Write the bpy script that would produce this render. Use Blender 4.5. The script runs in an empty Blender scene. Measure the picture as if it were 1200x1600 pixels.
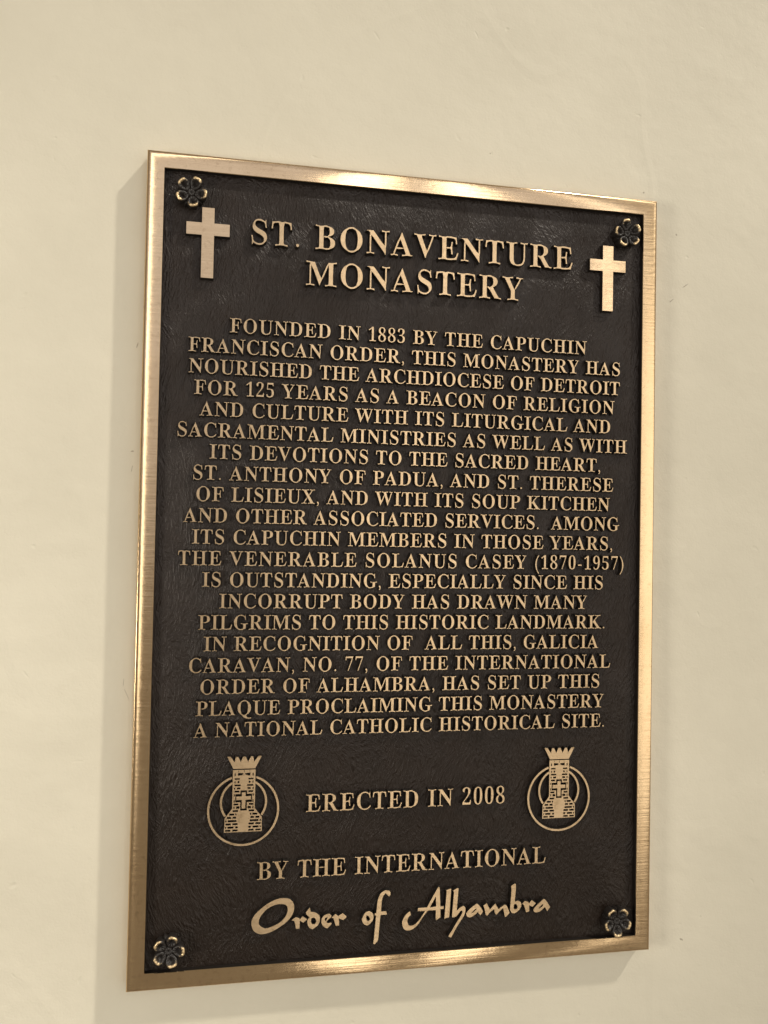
import bpy, bmesh, math, random
from mathutils import Vector, Matrix

# ---------------------------------------------------------------- camera, light, exposure
# plaque coordinates: x right, y up, z out of the wall  ->  world (x, -z, y)
def W3(x, y, z): return Vector((x, -z, y))
scn = bpy.context.scene
COL = scn.collection
R = ((0.980529749, 0.018745633, 0.195473815),
     (0.023319925, -0.999504819, -0.021125741),
     (0.194981005, 0.025272853, -0.980481357))
CAM = (0.06584743, 0.41409827, 0.80925745)
cd = bpy.data.cameras.new('camera'); cam = bpy.data.objects.new('camera', cd); COL.objects.link(cam)
cd.sensor_fit = 'HORIZONTAL'; cd.sensor_width = 36.0; cd.lens = 40.5; cd.clip_start = 0.01; cd.clip_end = 60
ax, ay, az = W3(*R[0]), -W3(*R[1]), -W3(*R[2])
cam.matrix_world = Matrix(((ax.x, ay.x, az.x, 0), (ax.y, ay.y, az.y, 0), (ax.z, ay.z, az.z, 0), (0, 0, 0, 1)))
cam.matrix_world.translation = W3(*CAM)
scn.camera = cam

wd = bpy.data.worlds.new('World'); scn.world = wd; wd.use_nodes = True
bg = wd.node_tree.nodes['Background']
bg.inputs['Color'].default_value = (1.0, 0.87, 0.66, 1); bg.inputs['Strength'].default_value = 0.245

def lamp(name, pos, target, kind, power, size, color, size_y=None):
    l = bpy.data.lights.new(name, kind); o = bpy.data.objects.new(name, l); COL.objects.link(o)
    l.energy = power; l.color = color
    if kind == 'AREA':
        l.size = size
        if size_y: l.shape = 'RECTANGLE'; l.size_y = size_y
    else:
        l.shadow_soft_size = size
    p = W3(*pos); o.location = p
    o.rotation_euler = (W3(*target) - p).to_track_quat('-Z', 'Y').to_euler()
    return o
WARM = (1.0, 0.95, 0.84)
MID = (0.25, 0.38, 0)
COOL = (0.80, 0.85, 1.0)
spot = lamp('wall_side_lamp', (10.4, 14.4, 6.4), (-0.20, 0.0, 0), 'SPOT', 10500, 0.42, WARM)
spot.data.spot_size = math.radians(7.6); spot.data.spot_blend = 1.0
lamp('left_lamp', (-1.20, 0.28, 0.95), (0.1, 0.1, 0), 'AREA', 13, 0.35, WARM)
lamp('far_lamp_first', (0.84, 0.6, 4.0), MID, 'AREA', 20, 0.36, WARM, 5.6)
lamp('far_lamp_second', (1.48, 0.6, 4.0), MID, 'AREA', 18, 0.30, WARM, 5.6)
lamp('far_lamp_third', (2.38, 0.6, 4.0), MID, 'AREA', 5, 0.14, WARM, 5.6)
lamp('far_lamp_left', (-0.72, 1.25, 4.0), MID, 'AREA', 11.5, 0.30, WARM, 4.5)
lamp('far_wall_fill', (0.6, 1.9, 4.6), (0.6, 1.9, 0), 'AREA', 24, 4.6, COOL, 3.0)  # added broad fill in place of a lit far wall, lifts bronze and panel
lamp('right_fill', (3.9, 0.4, 4.0), MID, 'AREA', 46, 2.4, WARM, 4.2)  # added area fill that brightens the right frame strip, not a known window
lamp('ceiling_fill', (0.6, 2.7, 4.2), (0.6, 0, 4.2), 'AREA', 16, 4.0, COOL, 4.0)  # added area fill in place of ceiling bounce, for sheen on the panel top
vs = scn.view_settings
vs.view_transform = 'Standard'; vs.look = 'None'; vs.exposure = 0.0; vs.gamma = 1.0; vs.use_curve_mapping = False

# ---------------------------------------------------------------- node helpers
def mat(name):
    m = bpy.data.materials.new(name); m.use_nodes = True
    nt = m.node_tree; b = nt.nodes['Principled BSDF']
    return m, nt, b
def node(nt, kind, **kw):
    n = nt.nodes.new(kind)
    for k, v in kw.items():
        if k.startswith('in_'):
            key = k[3:]
            key = int(key) if key.isdigit() else key.replace('_', ' ')
            n.inputs[key].default_value = v
        else: setattr(n, k, v)
    return n
def coords(nt, scale, rot=(0, 0, 0), src='Object', warp=None):
    tc = node(nt, 'ShaderNodeTexCoord'); mp = node(nt, 'ShaderNodeMapping')
    mp.inputs['Scale'].default_value = scale; mp.inputs['Rotation'].default_value = rot
    out = tc.outputs[src]
    if warp:
        n = node(nt, 'ShaderNodeTexNoise', in_Scale=warp[0], in_Detail=2.0)
        nt.links.new(out, n.inputs['Vector'])
        s = node(nt, 'ShaderNodeVectorMath', operation='SUBTRACT'); s.inputs[1].default_value = (.5, .5, .5)
        nt.links.new(n.outputs['Color'], s.inputs[0])
        k = node(nt, 'ShaderNodeVectorMath', operation='SCALE'); k.inputs['Scale'].default_value = warp[1]
        nt.links.new(s.outputs[0], k.inputs[0])
        a = node(nt, 'ShaderNodeVectorMath', operation='ADD')
        nt.links.new(out, a.inputs[0]); nt.links.new(k.outputs[0], a.inputs[1]); out = a.outputs[0]
    nt.links.new(out, mp.inputs['Vector'])
    return mp.outputs['Vector']
def noise(nt, vec, scale, detail=3.0, rough=0.55):
    n = node(nt, 'ShaderNodeTexNoise', in_Scale=scale, in_Detail=detail, in_Roughness=rough)
    nt.links.new(vec, n.inputs['Vector']); return n.outputs['Fac']
def ramp(nt, fac, stops):
    r = node(nt, 'ShaderNodeValToRGB'); e = r.color_ramp.elements
    while len(e) < len(stops): e.new(0.5)
    for k, (p, c) in zip(e, stops): k.position = p; k.color = c if len(c) == 4 else (*c, 1)
    nt.links.new(fac, r.inputs['Fac']); return r.outputs['Color']
def mth(nt, op, a, b=None):
    n = node(nt, 'ShaderNodeMath', operation=op)
    for i, v in enumerate((a, b)):
        if v is None: continue
        if isinstance(v, (int, float)): n.inputs[i].default_value = v
        else: nt.links.new(v, n.inputs[i])
    return n.outputs[0]
def bump(nt, height, strength, dist, prev=None):
    n = node(nt, 'ShaderNodeBump', in_Strength=strength, in_Distance=dist)
    nt.links.new(height, n.inputs['Height'])
    if prev: nt.links.new(prev, n.inputs['Normal'])
    return n.outputs['Normal']

# ---------------------------------------------------------------- materials
def bronze_material(name, r0=0.085, rv=0.14, aniso=0.94, grain=0.65, tint=1.0, tarnish=0.6):
    m, nt, b = mat(name)
    v = coords(nt, (9, 9, 9)); n1 = noise(nt, v, 1.6, 4)
    col = ramp(nt, n1, [(0.3, (0.67*tint, 0.475*tint, 0.280*tint)), (0.7, (0.755*tint, 0.552*tint, 0.342*tint))])
    v4 = coords(nt, (60, 60, 60)); n4 = noise(nt, v4, 3.0, 4, 0.7)
    tar = ramp(nt, n4, [(0.54, (0, 0, 0)), (0.74, (1, 1, 1))])
    mx = node(nt, 'ShaderNodeMix', data_type='RGBA'); mx.inputs['B'].default_value = (0.46*tint, 0.315*tint, 0.175*tint, 1)
    k = mth(nt, 'MULTIPLY', tar, tarnish); nt.links.new(k, mx.inputs['Factor']); nt.links.new(col, mx.inputs['A'])
    nt.links.new(mx.outputs['Result'], b.inputs['Base Color'])
    b.inputs['Metallic'].default_value = 1.0
    # horizontal brushing: fine grooves running along x
    v2 = coords(nt, (8, 8, 300)); g = noise(nt, v2, 1.0, 3, 0.6)
    v3 = coords(nt, (60, 60, 130)); h = noise(nt, v3, 1.0, 3, 0.6)
    rg = mth(nt, 'MULTIPLY_ADD', g, rv); rg.node.inputs[2].default_value = r0
    nt.links.new(rg, b.inputs['Roughness'])
    nb = bump(nt, g, grain, 0.0003); nb = bump(nt, h, 0.12, 0.0005, nb)
    nt.links.new(nb, b.inputs['Normal'])
    b.inputs['Anisotropic'].default_value = aniso
    t = node(nt, 'ShaderNodeCombineXYZ'); t.inputs[2].default_value = 1.0
    nt.links.new(t.outputs[0], b.inputs['Tangent'])
    return m
BRONZE = bronze_material('brushed_bronze')
LETTER = bronze_material('sanded_bronze', 0.27, 0.22, 0.7, 0.9, 0.75, 0.9)

def patina_material():
    m, nt, b = mat('dark_patina')
    b.inputs['Base Color'].default_value = (0.010, 0.007, 0.005, 1); b.inputs['Roughness'].default_value = 0.5
    n = noise(nt, coords(nt, (400, 400, 400)), 1.0, 3)
    nt.links.new(bump(nt, n, 0.25, 0.0008), b.inputs['Normal'])
    return m
PATINA = patina_material()

def leather_material():
    m, nt, b = mat('dark_leather_texture')
    v = coords(nt, (1, 1, 1), warp=(9, 0.05))
    c = noise(nt, v, 30, 3)
    b.inputs['Roughness'].default_value = 0.37; b.inputs['Specular IOR Level'].default_value = 0.33; b.inputs['Specular Tint'].default_value = (1.0, 0.93, 0.90, 1)
    nt.links.new(ramp(nt, c, [(0.3, (0.0078, 0.0042, 0.0023)), (0.7, (0.0110, 0.0060, 0.0034))]), b.inputs['Base Color'])
    # crinkles: streaks that change direction over the panel
    va = coords(nt, (215, 100, 56), rot=(0, math.radians(-28), 0), warp=(7, 0.10))
    a = noise(nt, va, 1.0, 4, 0.6)
    vb = coords(nt, (280, 100, 100), rot=(0, math.radians(35), 0), warp=(11, 0.09))
    bb = noise(nt, vb, 1.0, 3, 0.6)
    ra = mth(nt, 'ABSOLUTE', mth(nt, 'SUBTRACT', a, 0.5))
    rb = mth(nt, 'ABSOLUTE', mth(nt, 'SUBTRACT', bb, 0.5))
    h = mth(nt, 'ADD', ra, mth(nt, 'MULTIPLY', rb, 0.7))
    f = noise(nt, coords(nt, (900, 900, 900)), 1.0, 2)
    nb = bump(nt, h, 0.60, 0.004); nb = bump(nt, f, 0.10, 0.0005, nb)
    nt.links.new(nb, b.inputs['Normal'])
    return m
LEATHER = leather_material()

def rosette_material():
    m, nt, b = mat('worn_patina_bronze')
    tc = node(nt, 'ShaderNodeTexCoord'); sx = node(nt, 'ShaderNodeSeparateXYZ')
    nt.links.new(tc.outputs['Object'], sx.inputs[0])
    geo = node(nt, 'ShaderNodeNewGeometry')     # world position: the four rosettes wear differently
    n = noise(nt, geo.outputs['Position'], 420.0, 3)
    z = mth(nt, 'SUBTRACT', mth(nt, 'MULTIPLY', mth(nt, 'SUBTRACT', n, 0.5), 0.0022), sx.outputs[1])
    k = node(nt, 'ShaderNodeMapRange'); k.inputs['From Min'].default_value = 0.0099; k.inputs['From Max'].default_value = 0.0111
    nt.links.new(z, k.inputs['Value'])
    mx = node(nt, 'ShaderNodeMix', data_type='RGBA'); mx.inputs['A'].default_value = (0.020, 0.016, 0.014, 1); mx.inputs['B'].default_value = (0.74, 0.55, 0.32, 1)
    nt.links.new(k.outputs[0], mx.inputs['Factor']); nt.links.new(mx.outputs['Result'], b.inputs['Base Color'])
    nt.links.new(mth(nt, 'MULTIPLY', k.outputs[0], 0.95), b.inputs['Metallic'])
    b.inputs['Roughness'].default_value = 0.42; b.inputs['Specular IOR Level'].default_value = 0.35
    nt.links.new(bump(nt, n, 0.3, 0.0006), b.inputs['Normal'])
    return m
ROSE = rosette_material()

def wall_material():
    m, nt, b = mat('painted_plaster')
    v = coords(nt, (1, 1, 1))
    c = noise(nt, v, 3.2, 6, 0.65)
    base = ramp(nt, c, [(0.25, (0.548, 0.502, 0.402)), (0.75, (0.630, 0.580, 0.470))])
    # chips and hairline marks: (x, z, half length, half width, angle)
    tc = node(nt, 'ShaderNodeTexCoord'); acc = None
    for (x, z, a, w, ang) in WALL_MARKS:
        mp = node(nt, 'ShaderNodeMapping', vector_type='TEXTURE')
        mp.inputs['Location'].default_value = (x, 0, z); mp.inputs['Rotation'].default_value = (0, -ang, 0); mp.inputs['Scale'].default_value = (a, 1, w)
        wv = noise(nt, tc.outputs['Object'], 400, 2)
        nt.links.new(tc.outputs['Object'], mp.inputs['Vector'])
        ln = node(nt, 'ShaderNodeVectorMath', operation='LENGTH'); nt.links.new(mp.outputs[0], ln.inputs[0])
        d = mth(nt, 'LESS_THAN', mth(nt, 'ADD', ln.outputs['Value'], mth(nt, 'MULTIPLY', mth(nt, 'SUBTRACT', wv, 0.5), 1.6)), 0.9)
        acc = d if acc is None else mth(nt, 'MAXIMUM', acc, d)
    mx = node(nt, 'ShaderNodeMix', data_type='RGBA'); mx.inputs['B'].default_value = (0.16, 0.12, 0.08, 1)
    nt.links.new(mth(nt, 'MULTIPLY', acc, 0.55), mx.inputs['Factor']); nt.links.new(base, mx.inputs['A'])
    nt.links.new(mx.outputs['Result'], b.inputs['Base Color'])
    b.inputs['Roughness'].default_value = 0.6
    b.inputs['Specular IOR Level'].default_value = 0.3
    big = noise(nt, coords(nt, (1, 1, 1.3), warp=(6, 0.06)), 7.0, 3)
    med = noise(nt, v, 60, 4, 0.6)
    fine = noise(nt, v, 420, 3)
    vo = node(nt, 'ShaderNodeTexVoronoi', in_Scale=26.0); nt.links.new(coords(nt, (1, 1, 1), warp=(20, 0.08)), vo.inputs['Vector'])
    pit = ramp(nt, vo.outputs['Distance'], [(0.02, (0, 0, 0)), (0.09, (1, 1, 1))])
    # faint trowel edges: contour lines of a slow noise
    tr_ = ramp(nt, mth(nt, 'ABSOLUTE', mth(nt, 'SUBTRACT', noise(nt, coords(nt, (1, 1, 0.7), warp=(3, 0.1)), 2.2, 2), 0.5)), [(0.0, (1, 1, 1)), (0.012, (0, 0, 0))])
    nb = bump(nt, big, 0.27, 0.014); nb = bump(nt, tr_, 0.22, 0.0012, nb); nb = bump(nt, med, 0.30, 0.0020, nb); nb = bump(nt, fine, 0.30, 0.0005, nb); nb = bump(nt, pit, 0.35, 0.0010, nb)
    nt.links.new(nb, b.inputs['Normal'])
    return m

# ---------------------------------------------------------------- mesh helpers
def link(name, me, parent=None, loc=None):
    o = bpy.data.objects.new(name, me); COL.objects.link(o)
    if parent: o.parent = parent
    if loc is not None: o.location = loc
    return o
def make(name, verts, faces, mats, parent=None, loc=None, fmat=None, smooth=None):
    """verts in plaque axes (x, y, z-out)"""
    me = bpy.data.meshes.new(name)
    me.from_pydata([W3(*v) for v in verts], [], faces)
    for m in mats: me.materials.append(m)
    bm = bmesh.new(); bm.from_mesh(me); bmesh.ops.recalc_face_normals(bm, faces=bm.faces); bm.to_mesh(me); bm.free()
    if fmat:
        for p, k in zip(me.polygons, fmat): p.material_index = k
    if smooth is not None:
        me.shade_smooth(); me.set_sharp_from_angle(angle=math.radians(smooth))
    return link(name, me, parent, loc)
def smooth_loop(pts, n=5, corner=48):
    out = []; N = len(pts)
    def is_corner(i):
        a, b, c = pts[i-1], pts[i], pts[(i+1) % N]
        u = (b[0]-a[0], b[1]-a[1]); v = (c[0]-b[0], c[1]-b[1])
        return abs(math.degrees(math.atan2(u[0]*v[1]-u[1]*v[0], u[0]*v[0]+u[1]*v[1]))) > corner
    cs = [is_corner(i) for i in range(N)]
    for i in range(N):
        p1, p2 = pts[i], pts[(i+1) % N]
        p0 = p1 if cs[i] else pts[i-1]
        p3 = p2 if cs[(i+1) % N] else pts[(i+2) % N]
        for k in range(n):
            t = k/n; q = []
            for d in (0, 1):
                q.append(0.5*(2*p1[d]+(p2[d]-p0[d])*t+(2*p0[d]-5*p1[d]+4*p2[d]-p3[d])*t*t+(3*p1[d]-p0[d]-3*p2[d]+p3[d])*t**3))
            out.append(tuple(q))
    return out
def solid(name, loops, z0, z1, parent, draft=0.0006, loc=None, top=None):
    return solids(name, [loops], z0, z1, parent, draft, loc, top)
def solids(name, groups, z0, z1, parent, draft=0.0006, loc=None, top=None):
    """raised casting: outlines (with holes) filled as a flat worn top, dark drafted sides flaring down to z0"""
    bm = bmesh.new()
    for loops in groups:
        cu = bpy.data.curves.new(name, 'CURVE'); cu.dimensions = '2D'; cu.fill_mode = 'BOTH'
        for lp in loops:
            s = cu.splines.new('POLY'); s.points.add(len(lp)-1)
            for p, q in zip(s.points, lp): p.co = (q[0], q[1], 0, 1)
            s.use_cyclic_u = True
        tmp = bpy.data.objects.new(name, cu)
        flat = tmp.to_mesh(); one = bmesh.new(); one.from_mesh(flat); tmp.to_mesh_clear()
        bmesh.ops.remove_doubles(one, verts=one.verts, dist=1e-6)
        me1 = bpy.data.meshes.new('tmp'); one.to_mesh(me1); one.free(); bm.from_mesh(me1)
        bpy.data.meshes.remove(me1); bpy.data.objects.remove(tmp); bpy.data.curves.remove(cu)
    for f in bm.faces:
        f.normal_update()
        if f.normal.z < 0: f.normal_flip()
        f.material_index = 0; f.smooth = False
    rim = [e for e in bm.edges if len(e.link_faces) == 1]
    nrm = {}
    for e in rim:
        l = e.link_loops[0]; u, v = l.vert.co, l.link_loop_next.vert.co
        d = (v-u).normalized(); n = Vector((d.y, -d.x, 0))
        for w in e.verts: nrm.setdefault(w, []).append(n)
    low = {}
    zmid = z1 - min(draft*1.6, (z1-z0)*.6)
    mid = {}
    for v, ns in nrm.items():
        m = sum(ns, Vector()); k = m.length/len(ns)
        m = m.normalized()/max(k, .55) if k > 1e-4 else Vector()
        c = v.co + m*draft*.55; mid[v] = bm.verts.new((c.x, c.y, zmid))
        c = v.co + m*draft; low[v] = bm.verts.new((c.x, c.y, z0))
    for e in rim:
        l = e.link_loops[0]; a, b = l.vert, l.link_loop_next.vert
        for t, o in ((None, mid), (mid, low)):
            f = bm.faces.new((b if t is None else t[b], a if t is None else t[a], o[a], o[b])); f.material_index = 1; f.smooth = False
    moved = set(mid.values()) | set(low.values())
    for v in bm.verts:
        if v not in moved: v.co.z = z1
    for v in bm.verts: v.co = W3(*v.co)
    me = bpy.data.meshes.new(name); bm.to_mesh(me); bm.free()
    me.materials.append(top or LETTER); me.materials.append(PATINA)
    return link(name, me, parent, loc)

def flatten(bz, n=4):
    out = []
    for i, p in enumerate(bz):
        q = bz[(i+1) % len(bz)]
        P0, P1, P2, P3 = (p[2], p[3]), (p[4], p[5]), (q[0], q[1]), (q[2], q[3])
        straight = abs((P3[0]-P0[0])*(P1[1]-P0[1])-(P3[1]-P0[1])*(P1[0]-P0[0])) < 40 and abs((P3[0]-P0[0])*(P2[1]-P0[1])-(P3[1]-P0[1])*(P2[0]-P0[0])) < 40
        m = 1 if straight else n
        L = math.hypot(P3[0]-P0[0], P3[1]-P0[1])
        if straight: m = max(1, int(L/90))
        for k in range(m):
            t = k/m
            if straight: out.append((P0[0]+(P3[0]-P0[0])*t, P0[1]+(P3[1]-P0[1])*t)); continue
            a, b, c, d = (1-t)**3, 3*t*(1-t)**2, 3*t*t*(1-t), t**3
            out.append((a*P0[0]+b*P1[0]+c*P2[0]+d*P3[0], a*P0[1]+b*P1[1]+c*P2[1]+d*P3[1]))
    keep = [p for i, p in enumerate(out) if math.hypot(p[0]-out[i-1][0], p[1]-out[i-1][1]) > 1.5]
    return keep
def even_weight(loops, thin, hair):
    """cast lettering: slim the heavy stems a little and fatten the hairlines (em/1000 units)"""
    segs = [(lp[i-1], lp[i]) for lp in loops for i in range(len(lp))]
    def inside(p):
        c = False
        for a, b in segs:
            if (a[1] > p[1]) != (b[1] > p[1]) and p[0] < (b[0]-a[0])*(p[1]-a[1])/(b[1]-a[1])+a[0]: c = not c
        return c
    out = []
    for lp in loops:
        N = len(lp); new = []
        for i in range(N):
            a, b, c = lp[i-1], lp[i], lp[(i+1) % N]
            n1 = Vector((b[1]-a[1], a[0]-b[0])).normalized(); n2 = Vector((c[1]-b[1], b[0]-c[0])).normalized()
            m = n1+n2; k = m.length/2
            if k < .2: new.append(b); continue
            m = m.normalized()
            if inside((b[0]+m.x*.8, b[1]+m.y*.8)): m = -m      # m points outward
            best = 400.0
            for p, q in segs:
                if p == b or q == b: continue
                dx, dy = -m.x, -m.y; ex, ey = q[0]-p[0], q[1]-p[1]
                det = dx*ey-dy*ex
                if abs(det) < 1e-9: continue
                t = ((p[0]-b[0])*ey-(p[1]-b[1])*ex)/det; w = ((p[0]-b[0])*dy-(p[1]-b[1])*dx)/det
                if t > .5 and -1e-6 <= w <= 1+1e-6: best = min(best, t)
            sh = max(-hair/2.6, min(thin, (best*k-hair)/2))
            sh = sh/max(k, .6)
            new.append((b[0]-m.x*sh, b[1]-m.y*sh))
        out.append(new)
    return out

# ---------------------------------------------------------------- data traced from the plaque
LINES = [
 ('ST. BONAVENTURE', 0.0958, 0.4157, 0.683),
 ('MONASTERY', 0.1478, 0.3639, 0.648),
 ('FOUNDED IN 1883 BY THE CAPUCHIN', 0.078, 0.4321, 0.5984),
 ('FRANCISCAN ORDER, THIS MONASTERY HAS', 0.0409, 0.4684, 0.5787),
 ('NOURISHED THE ARCHDIOCESE OF DETROIT', 0.0417, 0.4687, 0.5591),
 ('FOR 125 YEARS AS A BEACON OF RELIGION', 0.047, 0.463, 0.5394),
 ('AND CULTURE WITH ITS LITURGICAL AND', 0.0523, 0.4586, 0.5198),
 ('SACRAMENTAL MINISTRIES AS WELL AS WITH', 0.033, 0.4771, 0.5001),
 ('ITS DEVOTIONS TO THE SACRED HEART,', 0.0622, 0.4482, 0.4804),
 ('ST. ANTHONY OF PADUA, AND ST. THERESE', 0.0479, 0.4627, 0.4608),
 ('OF LISIEUX, AND WITH ITS SOUP KITCHEN', 0.0513, 0.4591, 0.4411),
 ('AND OTHER ASSOCIATED SERVICES.  AMONG', 0.0399, 0.4696, 0.4215),
 ('ITS CAPUCHIN MEMBERS IN THOSE YEARS,', 0.0482, 0.4622, 0.4018),
 ('THE VENERABLE SOLANUS CASEY (1870-1957)', 0.0361, 0.4748, 0.3821),
 ('IS OUTSTANDING, ESPECIALLY SINCE HIS', 0.0582, 0.4526, 0.3625),
 ('INCORRUPT BODY HAS DRAWN MANY', 0.0741, 0.4363, 0.3428),
 ('PILGRIMS TO THIS HISTORIC LANDMARK.', 0.0556, 0.4549, 0.3232),
 ('IN RECOGNITION OF  ALL THIS, GALICIA', 0.061, 0.4488, 0.3035),
 ('CARAVAN, NO. 77, OF THE INTERNATIONAL', 0.0485, 0.4617, 0.2838),
 ('ORDER OF ALHAMBRA, HAS SET UP THIS', 0.0591, 0.4501, 0.2642),
 ('PLAQUE PROCLAIMING THIS MONASTERY', 0.0553, 0.4554, 0.2445),
 ('A NATIONAL CATHOLIC HISTORICAL SITE.', 0.0537, 0.4556, 0.2249),
 ('ERECTED IN 2008', 0.1581, 0.3524, 0.1532),
 ('BY THE INTERNATIONAL', 0.1141, 0.3957, 0.093),
]
WALL_MARKS = [(0.5539, -0.001, 0.0028, 0.0011, -0.5), (-0.006, 0.5845, 0.0028, 0.0005, 1.3), (-0.0079, 0.4696, 0.004, 0.0004, 1.4), (-0.0078, 0.4862, 0.0015, 0.0007, 0.2), (-0.0073, 0.2622, 0.007, 0.00028, -1.15), (-0.0104, 0.2734, 0.004, 0.00028, 1.5), (0.502, 0.7769, 0.0012, 0.001, 1.2), (0.3332, 0.8006, 0.0008, 0.0008, 0), (0.5399, 0.7355, 0.001, 0.001, 0), (0.5501, 0.6818, 0.004, 0.0005, 0.6), (0.5348, 0.6651, 0.0035, 0.0005, 0.7)]
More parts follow.
